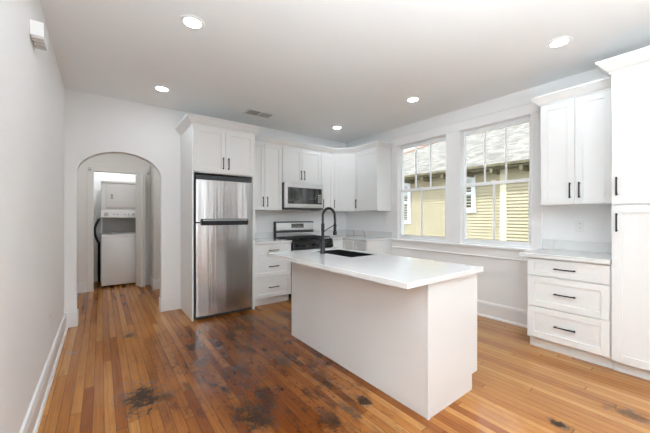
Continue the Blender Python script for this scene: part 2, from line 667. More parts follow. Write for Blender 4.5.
struct(m.build('wall_closet', 'wall'), 'pale wall inside the laundry closet', 'wall')

# baseboards
bprof = [(0, 0), (.034, 0), (.034, .012), (.028, .024), (.02, .028), (.02, .135), (.015, .15), (.012, .165), (0, .17)]
struct(MB().sweep([(XL, YF), (XL, YB), (AX0 - .075, YB)], bprof, 1).build('baseboard_left', 'trim'), 'tall white baseboard along left wall', 'baseboard')
pl = [(0, 0), (.010, 0), (.010, .166), (.007, .17), (0, .17)]
struct(MB().sweep([(AX0 - .075, YB), (AX0, YB), (AX0, YB + T)], pl, 1).build('baseboard_arch_left', 'trim'), 'white plinth at left foot of the arch', 'baseboard')
struct(MB().sweep([(AX1, YB + T), (AX1, YB), (.885, YB)], pl, 1).build('baseboard_arch_right', 'trim'), 'white plinth at right foot of the arch', 'baseboard')
b2 = [(0, 0), (.032, 0), (.032, .014), (.022, .026), (.018, .03), (.018, .165), (.012, .185), (0, .195)]
struct(MB().sweep([(XR, 3.32), (XR, 1.16)], b2, 1).build('baseboard_right', 'trim'), 'white baseboard below the windows', 'baseboard')
struct(MB().sweep([(XR, -.1), (XR, YF)], b2, 1).build('baseboard_right_rear', 'trim'), 'white baseboard on right wall behind the pantry', 'baseboard')
struct(MB().sweep([(.745, YC), (.745, 5.99), (1.25, 5.99)], pl, 1).build('baseboard_hall', 'trim'), 'white baseboard on hall corner beyond the arch', 'baseboard')
struct(MB().sweep([(-1.07, YC), (CX0 - .09, YC)], pl, 1).build('baseboard_hall_left', 'trim'), 'white baseboard left of laundry closet', 'baseboard')

# laundry closet casing
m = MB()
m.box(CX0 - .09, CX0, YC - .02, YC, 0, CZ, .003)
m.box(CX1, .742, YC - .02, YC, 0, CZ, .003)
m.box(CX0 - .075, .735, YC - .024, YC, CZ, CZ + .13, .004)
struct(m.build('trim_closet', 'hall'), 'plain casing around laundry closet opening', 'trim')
for px, w_ in ((-.155, 'left'), (.705, 'right')):
    m = MB()
    m.box(px - .018, px + .018, YC - .05, YC - .0245, 2.065, 2.105, .004)
    m.box(px - .011, px + .011, YC - .085, YC - .05, 2.075, 2.097, .003)
    tag(m.build('curtain_bracket', 'chrome'), 'small metal curtain bracket at %s top corner of closet casing' % w_, 'bracket', 'closet curtain brackets')

# ------------------------------------------------------------------ right wall windows
cas = MB()
ct = .024
cas.box(XR - ct, XR, WIN[0][1], 3.313, .905, WZ1, .003)
cas.box(XR - ct, XR, WIN[1][1], WIN[0][0], .905, WZ1, .003)
cas.box(XR - ct, XR, 1.190, WIN[1][0], .905, WZ1, .003)
cas.box(XR - ct - .002, XR, 1.190, 3.313, WZ1, 2.575, .004)
cas.box(XR - ct - .012, XR, 1.184, 3.319, 2.563, 2.583, .004)
for a, b in WIN:
    for u0, u1, v0, v1 in ((a - .006, a + .006, WZ0, WZ1 + .006), (b - .006, b + .006, WZ0, WZ1 + .006), (a, b, WZ1 - .006, WZ1 + .006)):
        cas.box(XR - ct - .008, XR + .01, u0, u1, v0, v1, .003, 2)
struct(cas.build('trim_1', 'trim'), 'flat white casing framing the two windows', 'trim')
st = MB()
st.box(XR - .055, XR + .03, 1.184, 3.32, .884, .912, .004, 2)
struct(st.build('trim_2', 'trim'), 'white window stool running under both windows', 'trim')
ap = MB()
ap.box(XR - .02, XR, 1.20, 3.313, .775, .884, .003)
ap.box(XR - .028, XR, 1.20, 3.313, .762, .780, .004)
struct(ap.build('trim_3', 'trim'), 'white apron board below the window stool', 'trim')


def window(idx, y0, y1, z0, z1, label):
    root = thing('window_%d' % idx, label, 'window', (XR, (y0 + y1) / 2, z0), 0, None, 'structure')
    w, h = y1 - y0, z1 - z0
    a, b = -w / 2, w / 2
    f = MB()
    jt = .012
    f.box(-.006, .13, a, a + jt, 0, h)
    f.box(-.006, .13, b - jt, b, 0, h)
    f.box(-.005, .13, a + jt, b - jt, h - jt, h)
    f.box(-.005, .13, a + jt, b - jt, 0, .022)
    f.build('frame', 'vinyl', root)
    a2, b2 = a + jt, b - jt
    zm = .79
    # upper sash, outer track
    u = MB()
    x0, x1 = .042, .070
    sw = .029
    u.box(x0, x1, a2 + .0005, a2 + sw, zm - .019, h - jt - .0005, .002)
    u.box(x0, x1, b2 - sw, b2 - .0005, zm - .019, h - jt - .0005, .002)
    u.box(x0, x1, a2 + sw, b2 - sw, h - jt - .058, h - jt, .002)
    u.box(x0, x1, a2 + sw, b2 - sw, zm - .02, zm + .018, .002)
    us = u.build('upper_sash', 'vinyl', root)
    for k in (1, 2):
        yy = a2 + sw + (b2 - a2 - 2 * sw) * k / 3
        MB().box(x0 + .004, x1 - .004, yy - .009, yy + .009, zm + .018, h - jt - .058).build('muntin', 'vinyl', us)
    MB().box(.054, .058, a2 + sw - .004, b2 - sw + .004, zm, h - jt - .05).build('glass', 'glass', us)
    l = MB()
    x0, x1 = .010, .038
    l.box(x0, x1, a2 + .0005, a2 + sw, .0225, zm + .02, .002)
    l.box(x0, x1, b2 - sw, b2 - .0005, .0225, zm + .02, .002)
    l.box(x0, x1, a2 + sw, b2 - sw, zm - .018, zm + .022, .002)
    l.box(x0, x1, a2 + sw, b2 - sw, .022, .070, .002)
    ls = l.build('lower_sash', 'vinyl', root)
    MB().box(x0 + .004, x1 - .004, -.009, .009, .070, zm - .018).build('muntin', 'vinyl', ls)
    MB().box(.022, .026, a2 + sw - .004, b2 - sw + .004, .066, zm - .01).build('glass', 'glass', ls)
    MB().box(x0 - .012, x0 + .012, -.03, .03, zm + .022, zm + .034, .003).build('sash_lock', 'vinyl', ls)
    return root


window(1, *WIN[0], WZ0, WZ1, 'white sash window nearer the corner wall cabinets')
window(2, *WIN[1], WZ0, WZ1, 'white sash window nearer the right hand cabinets')
for i, (a, b) in enumerate(RW):
    root = thing('window_%d' % (i + 3), 'added unseen window behind the camera, %s one' % (('left', 'middle', 'right')[i]), 'window', ((a + b) / 2, YF - .1, .35), 0, None, 'structure')
    w = b - a
    f = MB()
    for u0, u1, v0, v1 in ((-w / 2, -w / 2 + .025, 0, 2.05), (w / 2 - .025, w / 2, 0, 2.05), (-w / 2, w / 2, 0, .05), (-w / 2, w / 2, 2.0, 2.05), (-w / 2, w / 2, 1.0, 1.05)):
        f.box(u0, u1, -.03, .03, v0, v1)
    f.build('frame', 'vinyl', root)
    MB().box(-w / 2 + .02, w / 2 - .02, -.003, .003, .04, 2.01).build('glass', 'glass', root)

# unseen brown doors behind the camera, added as dark bands for the steel's reflection
for i_, (loc_, rz_, wh_) in enumerate((((3.40, YF, 0), 0, 'rear wall'), ((XR, -2.2, 0), PI / 2, 'right wall behind the camera'))):
    r = thing('door_%d' % (i_ + 2), 'added unseen brown panelled door in the ' + wh_, 'door', loc_, rz_, None, 'structure')
    sg = 1
    MB().box(-.36 * sg, .36 * sg, .001, .03, .01, 2.03, .003).build('door_leaf', 'brown', r)
    for z0, z1 in ((.15, .95), (1.10, 1.90)):
        MB().box(-.26, .26, .03, .038, z0, z1, .006).build('panel', 'brown', r)
    MB().lathe([(0, 0), (.012, 0), (.012, .03), (.026, .04), (.026, .06), (0, .068)], (.30, .03, .98), 'y', 16).build('knob', 'chrome', r, True)

# ------------------------------------------------------------------ laundry closet
dr = thing('door_1', 'white folding door standing open at right of laundry closet', 'door', (0, 0, 0), 0, None, 'structure')


def leaf(p, q, th, z0, z1):
    d = (Vector(q) - Vector(p)).normalized()
    n = Vector((-d.y, d.x)) * th / 2
    P, Q = Vector(p), Vector(q)
    return MB().prism([tuple(P - n), tuple(Q - n), tuple(Q + n), tuple(P + n)], 'z', z0, z1, .002)


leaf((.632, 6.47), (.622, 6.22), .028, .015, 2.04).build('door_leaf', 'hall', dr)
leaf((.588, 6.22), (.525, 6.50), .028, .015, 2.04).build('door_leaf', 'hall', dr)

wd = thing('stacked_washer_dryer', 'white stacked washer and dryer in the laundry closet', 'washer', (.305, 6.62, 0))
wx = .305
MB().box(-wx, wx, 0, .65, .035, .905, .012, 2).build('washer_body', 'appliance', wd, True)
for sx in (-1, 1):
    for yy in (.06, .58):
        MB().lathe([(0, 0), (.025, 0), (.02, .036), (0, .036)], (sx * (wx - .06), yy, 0), 'z', 12).build('foot', 'rubber', wd)
lid = MB().prism([(0.0, .905), (.0, .925), (.05, .955), (.42, .975), (.42, .905)], 'x', -wx + .004, wx - .004, .004).build('lid', 'appliance', wd)
MB().box(-.16, -.13, -.004, .02, .955, .985, .003).build('lid_latch', 'knob', lid)
MB().box(-wx, wx, .42, .65, .905, 1.27).build('back_riser', 'appl_grey', wd)
for s in (-1, 1):
    MB().box(s * wx - (.02 if s > 0 else 0), s * wx + (.02 if s < 0 else 0), .16, .42, .97, 1.27).build('side_bracket', 'appliance', wd)
MB().box(-wx, wx, .02, .65, 1.26, 1.90, .012, 2).build('dryer_body', 'appliance', wd, True)
MB().prism([(-.005, 1.885), (.0, 1.925), (.04, 1.94), (.65, 1.94), (.65, 1.885)], 'x', -wx - .004, wx + .004, .006).build('top_cap', 'appliance', wd)
cp = MB().prism([(.02, 1.25), (-.012, 1.262), (0, 1.385), (.02, 1.39)], 'x', -wx, wx, .003).build('control_panel', 'appliance', wd)
for kx, kr in ((-.225, .036), (-.115, .017), (-.06, .017), (.05, .014), (.11, .017), (.18, .026)):
    MB().lathe([(0, -.03), (kr * .85, -.03), (kr, -.022), (kr, .0), (kr * 1.15, 0.004), (0, .004)], (kx, -.004, 1.322), 'y', 20).build('knob', 'knob', cp, True)
dd = MB().box(-wx + .07, wx - .05, -.004, .022, 1.435, 1.85, .008, 2).build('dryer_door', 'appliance', wd, True)
MB().box(-.165, -.125, -.012, 0, 1.60, 1.69, .006, 2).build('door_pull', 'appl_grey', dd)
hose = []
for k in range(25):
    a = k / 24
    hose.append((-.045 - .045 * math.sin(PI * a) , 6.86 - .02 * math.sin(PI * a), 1.20 - .38 * a))
hose = [(-.03, 7.30, 1.23), (-.03, 6.95, 1.225)] + hose + [(-.03, 6.95, .79), (-.03, 7.0, .6), (-.03, 7.1, .2), (-.03, 7.2, .03)]
m = MB()
rad = [.019 + (.003 if i % 2 else 0) for i in range(len(hose))]
m.tube(hose, rad, 12)
tag(m.build('drain_hose', 'rubber', None, True), 'black hose looping beside the stacked washer', 'hose')


# ------------------------------------------------------------------ cabinet parts
def shaker(name, x0, x1, z0, z1, parent, t=.02, st=.057, rail=None, y=0.0):
    rail = rail or st
    m = MB()
    g = .0015
    x0, x1, z0, z1 = x0 + g, x1 - g, z0 + g, z1 - g
    m.box(x0, x0 + st, y - t, y - .001, z0, z1, .0012)
    m.box(x1 - st, x1, y - t, y - .001, z0, z1, .0012)
    m.box(x0 + st, x1 - st, y - t, y - .001, z0, z0 + rail, .0012)
    m.box(x0 + st, x1 - st, y - t, y - .001, z1 - rail, z1, .0012)
    m.box(x0 + st - .002, x1 - st + .002, y - t + .009, y - .002, z0 + rail - .002, z1 - rail + .002)
    return m.build(name, 'cabinet', parent)


def pull(parent, x, z, L=.15, vertical=True, y=-.02):
    m = MB()
    s = .0055
    pr = .032
    if vertical:
        m.box(x - s, x + s, y - pr, y - pr + .011, z - L / 2, z + L / 2, .002)
        for zz in (z - L / 2 + .012, z + L / 2 - .012):
            m.box(x - s, x + s, y - pr + .009, y, zz - s, zz + s)
    else:
        m.box(x - L / 2, x + L / 2, y - pr, y - pr + .011, z - s, z + s, .002)
        for xx in (x - L / 2 + .012, x + L / 2 - .012):
            m.box(xx - s, xx + s, y - pr + .009, y, z - s, z + s)
    return m.build('handle', 'black', parent)


CROWN = [(0, 0), (.006, 0), (.008, .014), (.016, .018), (.030, .034), (.052, .062), (.058, .070), (.066, .073), (.066, .088), (0, .088)]


def crown(z, k=1.0):
    return [(u * k, z + v * k) for u, v in CROWN]


# ---- refrigerator cabinet (panels, top cabinet) : world x .885-1.70, front y 3.87
rc = thing('refrigerator_cabinet', 'tall white cabinet surround enclosing the steel refrigerator', 'cabinet', (.885, 3.87, 0))
cw = .815
MB().box(0, .02, 0, YB - 3.87 - .001, 0, 2.41, .001).build('side_panel', 'cabinet', rc)
MB().box(.782, cw, 0, YB - 3.87 - .001, 0, 2.41, .001).build('side_panel', 'cabinet', rc)
MB().box(.02, .782, .002, YB - 3.87 - .001, 1.825, 2.41).build('body', 'cabinet', rc)
MB().box(.0, cw, -.004, .0015, 2.392, 2.41).build('top_rail', 'cabinet', rc)
d = shaker('door', .012, .406, 1.835, 2.39, rc)
pull(d, .372, 1.96)
d = shaker('door', .406, .800, 1.835, 2.39, rc)
pull(d, .440, 1.96)
MB().sweep([(0, YB - 3.87 - .001), (0, -.003), (cw, -.003), (cw, .24)], crown(2.405, 1.05), -1 if False else 1).build('crown_molding', 'cabinet', rc)

# ---- refrigerator
fr = thing('refrigerator', 'stainless steel top freezer refrigerator with black pocket handle', 'refrigerator', (1.29, 3.84, 0))
hw = .362
MB().box(-hw - .012, hw + .004, .075, .64, .025, 1.80, .006).build('body', 'dark', fr)
for s in (-1, 1):
    for yy in (.12, .58):
        MB().lathe([(0, 0), (.02, 0), (.02, .03), (0, .03)], (s * .31, yy, 0), 'z', 12).build('foot', 'rubber', fr)


def fdoor(name, z0, z1):
    o = []
    n = 14
    for k in range(n + 1):
        u = -1 + 2 * k / n
        o.append((u * hw, .012 * u * u - .002 * (1 - abs(u))))
    o += [(hw, .05), (-hw, .05)]
    mm = MB().prism(o, 'z', z0, z1, 0)
    ob = mm.build(name, 'steel', fr, True)
    MB().box(-hw + .001, hw - .001, .05, .074, z0 + .004, z1 - .004).build('gasket', 'rubber', ob)
    MB().box(-hw - .002, -hw, .012, .05, z0, z1).build('edge_trim', 'dark', ob)
    return ob


fz = fdoor('freezer_door', 1.213, 1.735)
fd = fdoor('fridge_door', .045, 1.197)
MB().box(-hw, hw, .03, .075, 1.742, 1.798, .004).build('top_cover', 'dark', fr)
MB().box(-hw, hw, .03, .075, .012, .040).build('kick_grille', 'dark', fr)
m = MB()
m.prism([(-.026, 1.172), (-.03, 1.20), (-.03, 1.228), (-.012, 1.250), (.012, 1.250), (.012, 1.172)], 'x', -.305, .29, .003)
hd = m.build('pocket_handle', 'black', fz)
MB().box(-.29, .275, -.033, -.0255, 1.228, 1.240, .002).build('handle_strip', 'steel_h', hd, False, 'steel strip on the black handle')
MB().box(hw - .07, hw - .004, -.012, .02, 1.198, 1.212, .002).build('hinge', 'chrome', fz)
MB().box(-.03, .03, -.0048, -.0015, 1.640, 1.650, .001).build('badge', 'chrome', fz)


# ---- run of wall cabinets on the back wall, front y 4.20 (doors 2 cm proud)
UB, UT, UY = 1.375, 2.405, 4.21
dep = YB - UY - .001


def wall_cab(label, x0, x1, z0, doors, pulls, dz=None):
    r = thing('wall_cabinet', label, 'cabinet', (x0, UY, z0), 0, 'white wall cabinets on the back and corner')
    MB().box(.0005, x1 - x0 - .0005, 0, dep, 0, UT - z0, .001).build('body', 'cabinet', r)
    for (a, b), px in zip(doors, pulls):
        d = shaker('door', a - x0, b - x0, .004, UT - z0 - .008, r)
        if px is not None:
            pull(d, px - x0, .13)
    return r


wall_cab('white two door wall cabinet between refrigerator and microwave', 1.702, 2.302, UB, [(1.705, 2.002), (2.002, 2.300)], [1.969, 2.039])
wall_cab('short white two door wall cabinet directly above the microwave', 2.303, 3.070, 1.832, [(2.305, 2.684), (2.684, 3.068)], [2.652, 2.716])
wall_cab('narrow white single door wall cabinet right of the microwave', 3.071, 3.345, UB, [(3.073, 3.343)], [3.108])

# corner cabinet (diagonal front)
cx0, cy1 = 3.346, 3.90
cc = thing('corner_wall_cabinet', 'white corner wall cabinet with diagonal single door', 'cabinet', (cx0, UY, UB))
XF = 3.615
o = [(0, 0), (XF - cx0, cy1 - UY), (XR - .001 - cx0, cy1 - UY), (XR - .001 - cx0, dep), (0, dep)]
MB().prism(o, 'z', 0, UT - UB).build('body', 'cabinet', cc)
diag = Vector((XF - cx0, cy1 - UY))
ang = math.atan2(diag.y, diag.x)
d = shaker('door', .006, diag.length - .006, .004, UT - UB - .008, cc)
d.rotation_euler = (0, 0, ang)
pull(d, .042, .13)

# wall cabinet on the right wall next to the corner
rw = thing('wall_cabinet', 'white single door wall cabinet between the corner and first window', 'cabinet', (XF, 3.899, UB), -PI / 2, 'white wall cabinets on the back and corner')
rdep = XR - XF - .001
MB().box(0, .547, 0, rdep, 0, UT - UB, .001).build('body', 'cabinet', rw)
d = shaker('door', .012, .545, .004, UT - UB - .008, rw)
pull(d, .048, .13)
tag(MB().sweep([(1.7015, UY - .022), (cx0 + .008, UY - .022), (XF - .022, cy1 + .008), (XF - .022, 3.352 - .0), (XR - .001, 3.352 - .0)], crown(UT, 1.0), 1)
    .build('crown_molding', 'cabinet'), 'white crown molding along tops of the corner wall cabinets', 'molding')

# ---- microwave
mw = thing('microwave', 'stainless over the range microwave under short wall cabinet', 'microwave', (2.312, 4.125, 1.395))
mwW, mwH = .757, .430
MB().box(0, mwW, .03, YB - 4.125 - .001, 0, mwH, .004).build('body', 'dark', mw)
m = MB()
m.box(0, mwW, 0, .03, mwH - .075, mwH, .004)
m.box(0, mwW, 0, .03, .028, .09, .004)
m.box(0, .055, 0, .03, .09, mwH - .075)
m.box(mwW - .03, mwW, 0, .03, .09, mwH - .075)
m.build('door_frame', 'steel_h', mw)
MB().box(0, mwW, .002, .03, 0, .027, .003).build('vent_strip', 'dark', mw)
MB().box(.055, .470, .004, .028, .09, mwH - .075).build('door_window', 'blackglass', mw)
cpn = MB().box(.4705, mwW - .03, .003, .028, .09, mwH - .075).build('control_panel', 'blackglass', mw)
MB().box(.655, .715, .001, .003, .285, .325).build('display', 'enamel', cpn)
for r_ in range(4):
    for c_ in range(3):
        MB().box(.652 + c_ * .024, .670 + c_ * .024, .0015, .003, .12 + r_ * .037, .143 + r_ * .037).build('button', 'appl_grey', cpn)
hp = []
for k in range(13):
    a = k / 12
    hp.append((.600, -.008 - .034 * math.sin(PI * a), .10 + a * .245))
MB().tube(hp, .011, 10).build('handle', 'black', mw, True)


# ---- base cabinets
BY = 3.92       # carcass front of back run; drawer faces 2 cm proud


def drawer_base(label, loc, rz, w, depth, x_in=0.0):
    r = thing('drawer_base_cabinet', label, 'cabinet', loc, rz)
    MB().box(0, w, 0, depth, .105, .884, .001).build('body', 'cabinet', r)
    MB().box(.002, w - .002, .062, depth, 0, .105).build('toe_kick', 'cabinet', r)
    for z0, z1 in ((.715, .876), (.418, .708), (.115, .411)):
        d = shaker('drawer', .006, w - .006, z0, z1, r, rail=.045 if z1 - z0 < .2 else .057)
        pull(d, w / 2, (z0 + z1) / 2, .16, False)
    return r


drawer_base('white three drawer base cabinet between refrigerator and range', (1.702, BY, 0), 0, .600, YB - BY - .002)
ctz0, ctz1 = .885, .92
m = MB()
m.box(1.7015, 2.305, 3.885, YB - .001, ctz0, ctz1, .003, 2)
ct1 = tag(m.build('countertop', 'quartz'), 'short white quartz countertop left of the range', 'countertop')
MB().box(1.7015, 2.305, YB - .022, YB - .001, ctz1, 1.02, .002).build('backsplash', 'quartz', ct1)

# corner base cabinet, L shaped plan
cb = thing('corner_base_cabinet', 'white L shaped base cabinet in the corner right of range', 'cabinet', (3.077, BY, 0))
fx = 3.335 - 3.077
px = XR - .002 - 3.077
py = YB - .002 - BY
ye = 3.335 - BY
MB().prism([(0, 0), (fx, 0), (fx, ye), (px, ye), (px, py), (0, py)], 'z', .105, .884).build('body', 'cabinet', cb)
MB().prism([(.002, .062), (fx + .062, .062), (fx + .062, ye + .001), (px, ye + .001), (px, py), (.002, py)], 'z', 0, .105).build('toe_kick', 'cabinet', cb)
MB().box(.004, fx - .022, -.02, -.001, .115, .876, .001).build('filler_panel', 'cabinet', cb)
for a, b in ((0.0, .285), (.285, .580)):
    d = shaker('door', a + .004, b, .115, .876, cb)
    d.location = (fx, 0, 0)
    d.rotation_euler = (0, 0, -PI / 2)
    pull(d, b - .035 if a == 0 else a + .035, .60)
m = MB()
m.prism([(3.077, YB - .001), (3.077, 3.885), (3.30, 3.885), (3.30, 3.315), (XR - .001, 3.315), (XR - .001, YB - .001)], 'z', ctz0, ctz1, .003)
ct2 = tag(m.build('countertop', 'quartz'), 'L shaped white quartz countertop in the corner', 'countertop')
MB().box(3.077, XR - .022, YB - .022, YB - .001, ctz1, 1.02, .002).build('backsplash', 'quartz', ct2)
MB().box(XR - .022, XR - .001, 3.322, YB - .001, ctz1, 1.02, .002).build('backsplash', 'quartz', ct2)

# ---- gas range
rg = thing('gas_range', 'stainless and black gas range standing under the microwave', 'stove', (2.691, 3.87, 0))
rw_ = .381
MB().box(-rw_, rw_, .02, .63, .05, .905, .003).build('body', 'enamel', rg)
for s in (-1, 1):
    for yy in (.08, .56):
        MB().lathe([(0, 0), (.02, 0), (.02, .052), (0, .052)], (s * .32, yy, 0), 'z', 12).build('foot', 'rubber', rg)
dw = MB().box(-rw_ + .003, rw_ - .003, -.006, .02, .06, .225, .004).build('storage_drawer', 'steel_h', rg)
od = MB().box(-rw_ + .003, rw_ - .003, -.012, .02, .235, .765, .004).build('oven_door', 'steel_h', rg)
MB().box(-.27, .27, -.015, -.011, .33, .62, .002).build('oven_window', 'blackglass', od)
m = MB().tube([(-.33, -.055, .715), (.33, -.055, .715)], .011, 12)
for s in (-1, 1):
    m.tube([(s * .31, -.055, .715), (s * .31, -.010, .715)], .008, 8)
m.build('oven_handle', 'steel_h', od, True)
kp = MB().prism([(.02, .775), (-.022, .780), (-.002, .900), (.02, .905)], 'x', -rw_, rw_, .003).build('control_panel', 'enamel', rg)
for kx in (-.29, -.17, 0, .17, .29):
    MB().lathe([(0, -.035), (.017, -.035), (.020, -.030), (.022, -.005), (.026, 0), (.026, .012), (0, .012)], (kx, -.022, .842), 'y', 20).build('knob', 'black', kp, True)
MB().box(-rw_, rw_, -.002, .62, .905, .918, .004).build('cooktop', 'enamel', rg)
for gx in (-.25, 0, .25):
    g = MB()
    x0, x1 = gx - .118, gx + .118
    y0, y1 = .04, .50
    bz0, bz1 = .934, .948
    g.box(x0, x0 + .012, y0, y1, bz0, bz1, .002)
    g.box(x1 - .012, x1, y0, y1, bz0, bz1, .002)
    for yy in (y0, (y0 + y1) / 2 - .006, y1 - .012):
        g.box(x0, x1, yy, yy + .012, bz0, bz1, .002)
    g.box(gx - .006, gx + .006, y0, y1, bz0, bz1, .002)
    for yy in ((y0 * 3 + y1) / 4, (y0 + 3 * y1) / 4):
        g.box(x0, x1, yy - .006, yy + .006, bz0, bz1, .002)
    for xx in (x0, x1 - .012):
        for yy in (y0, y1 - .012):
            g.box(xx, xx + .012, yy, yy + .012, .917, bz0)
    g.build('grate', 'iron', rg)
for bx, by, br in ((-.25, .155, .045), (-.25, .385, .038), (0, .27, .05), (.25, .155, .04), (.25, .385, .045)):
    MB().lathe([(br * 1.3, .0), (br * 1.25, .006), (br, .008), (br, .014), (0, .016)], (bx, by, .917), 'z', 20).build('burner', 'iron', rg, True)
bg = MB().box(-rw_, rw_, .555, .635, .905, 1.195, .006, 2).build('backguard', 'dark', rg)
MB().prism([(.552, 1.035), (.546, 1.05), (.556, 1.188), (.575, 1.194), (.575, 1.035)], 'x', -rw_ + .012, rw_ - .004, .003).build('steel_panel', 'steel_h', bg, False, 'brushed steel control fascia')
MB().box(-.085, .165, .5445, .556, 1.085, 1.158, .002).build('clock_display', 'blackglass', bg)
MB().box(-rw_ + .012, rw_ - .004, .548, .556, .940, 1.005, .002).build('vent_strip', 'steel_h', bg)
for k, xx in enumerate((-.06, -.03, 0, .045, .075, .105, .135)):
    MB().box(xx - .007, xx + .007, .5435, .5446, 1.10, 1.112).build('button', 'appl_grey', bg)

# ------------------------------------------------------------------ island
IX0, IX1, IY0, IY1 = 1.644, 2.276, 1.105, 2.785
isl = thing('kitchen_island', 'white kitchen island cabinet standing on the pine floor', 'island', (IX0, IY0, 0))
iw, il = IX1 - IX0, IY1 - IY0
MB().box(0, .018, .019, il, 0, .865, .0015).build('back_panel', 'cabinet', isl)
MB().prism([(0, 0), (iw - .082, 0), (iw - .082, .115), (iw - .002, .115), (iw - .002, .865), (0, .865)], 'y', 0, .0185, .0015).build('end_panel', 'cabinet', isl)
m = MB()
m.box(.0185, iw - .02, .019, .90, .105, .865)
m.box(.0185, iw - .02, 1.66 - .014, il - .001, .105, .865)
m.box(.0185, .15, .90, 1.646, .105, .865)
m.box(iw - .04, iw - .02, .90, 1.646, .105, .865)
m.box(.15, iw - .04, .90, 1.646, .105, .60)
m.build('body', 'cabinet', isl)
MB().box(.0185, iw - .085, .019, il - .001, 0, .105).build('toe_kick', 'cabinet', isl)
MB().box(-.006, .018, -.006, .014, 0, .865, .002).build('corner_trim', 'cabinet', isl)
n_d = 4
for k in range(n_d):
    a = .022 + (il - .024) * k / n_d
    b = .022 + (il - .024) * (k + 1) / n_d
    d = shaker('door', a, b, .115, .86, isl)
    d.location = (iw - .0195, 0, 0)
    d.rotation_euler = (0, 0, PI / 2)
    pull(d, b - .04 if k % 2 == 0 else a + .04, .76)

ICX0, ICX1, ICY0, ICY1 = 1.390, 2.297, 1.07, 2.845
SX0, SX1, SY0, SY1 = 1.860, 2.235, 2.065, 2.71
iz0, iz1 = .865, .90


def slab_hole(xs, ys, z0, z1, bev):
    o = bmesh.new()
    V = {}
    for zi, z in enumerate((z0, z1)):
        for i, x in enumerate(xs):
            for j, y in enumerate(ys):
                V[i, j, zi] = o.verts.new((x, y, z))
    for i in range(3):
        for j in range(3):
            if i == 1 and j == 1:
                continue
            for zi in (0, 1):
                o.faces.new((V[i, j, zi], V[i + 1, j, zi], V[i + 1, j + 1, zi], V[i, j + 1, zi]))

    def side(a, b):
        o.faces.new((V[(*a, 0)], V[(*b, 0)], V[(*b, 1)], V[(*a, 1)]))
    for i in range(3):
        side((i, 0), (i + 1, 0))
        side((i, 3), (i + 1, 3))
        side((0, i), (0, i + 1))
        side((3, i), (3, i + 1))
    side((1, 1), (2, 1))
    side((1, 2), (2, 2))
    side((1, 1), (1, 2))
    side((2, 1), (2, 2))
    bmesh.ops.recalc_face_normals(o, faces=o.faces[:])
    ed = [e for e in o.edges if len(e.link_faces) == 2 and e.calc_face_angle(0) > 1.0]
    bmesh.ops.bevel(o, geom=ed, offset=bev, segments=2, affect='EDGES', profile=0.5)
    mb = MB()
    mb._merge(o)
    return mb


tag(slab_hole([ICX0, SX0, SX1, ICX1], [ICY0, SY0, SY1, ICY1], iz0, iz1, .0025).build('countertop', 'quartz'),
    'large white veined quartz countertop on the island', 'countertop')

sk = thing('sink', 'black undermount sink set in the island countertop', 'sink', ((SX0 + SX1) / 2, (SY0 + SY1) / 2, .64))
a, b, c = (SX1 - SX0) / 2 - .003, (SY1 - SY0) / 2 - .003, .012
bm_ = MB()
bm_.box(-a, a, -b, b, 0, c)
zt = .862 - .64
bm_.box(-a, -a + c, -b, b, c, zt + .03)
bm_.box(a - c, a, -b, b, c, zt + .03)
bm_.box(-a + c, a - c, -b, -b + c, c, zt + .03)
bm_.box(-a + c, a - c, b - c, b, c, zt + .03)
bm_.build('basin', 'sink', sk)
MB().lathe([(.045, .0125), (.045, .016), (.03, .017), (.028, .0135), (0, .0135)], (0, .05, 0), 'z', 20).build('drain', 'black', sk, True)

fc = thing('faucet', 'matte black spring pull down faucet beside island sink', 'faucet', (1.815, 2.448, iz1))
MB().lathe([(0, 0), (.029, 0), (.029, .006), (.024, .012), (.024, .10), (.020, .115), (.0155, .13), (.0155, .23), (.018, .235), (.018, .30), (.013, .31), (0, .31)], (0, 0, 0), 'z', 24).build('body', 'black', fc, True)
arc = []
R_ = .078
for k in range(33):
    a_ = PI * k / 32
    arc.append((R_ - R_ * math.cos(a_), 0, .385 + R_ * 1.02 * math.sin(a_)))
inner = [(0, 0, .30)] + arc + [(2 * R_ + .004, 0, .34), (2 * R_ + .004, 0, .30)]
hs = MB().tube(inner, .0085, 10).build('hose', 'black', fc, True)
# spring coil around the hose
cpath = [Vector(p) for p in inner]
cum = [0]
for p, q in zip(cpath, cpath[1:]):
    cum.append(cum[-1] + (q - p).length)
tl = cum[-1]
coil = []
turns = 34
for s in range(turns * 8 + 1):
    dst = tl * s / (turns * 8) * .98
    i = max(j for j in range(len(cum)) if cum[j] <= dst + 1e-9)
    i = min(i, len(cpath) - 2)
    f_ = (dst - cum[i]) / max(1e-6, cum[i + 1] - cum[i])
    p = cpath[i].lerp(cpath[i + 1], f_)
    dvec = (cpath[i + 1] - cpath[i]).normalized()
    a1 = Vector((0, 1, 0))
    a2 = dvec.cross(a1).normalized()
    ph = 2 * PI * s / 8
    coil.append(p + (a1 * math.cos(ph) + a2 * math.sin(ph)) * .0135)
MB().tube(coil, .0026, 5).build('spring', 'black', fc, True)
MB().lathe([(0, 0), (.019, 0), (.0215, .006), (.0205, .03), (.016, .045), (.0145, .11), (.011, .125), (0, .125)], (2 * R_ + .004, 0, .185), 'z', 20).build('spray_head', 'black', fc, True)
MB().tube([(.0, 0, .215), (.05, 0, .245), (2 * R_ - .016, 0, .285)], .005, 8).build('support_arm', 'black', fc, True)
MB().tube([(2 * R_ + .004 + .02 * math.cos(2 * PI * k / 24), .02 * math.sin(2 * PI * k / 24), .285) for k in range(25)], .004, 6).build('docking_ring', 'black', fc, True)
m = MB().tube([(0, .02, .065), (0, .048, .068)], .014, 14)
m.tube([(0, .045, .068), (-.004, .056, .10), (-.01, .064, .135)], [.007, .006, .005], 10)
m.build('lever', 'black', fc, True)

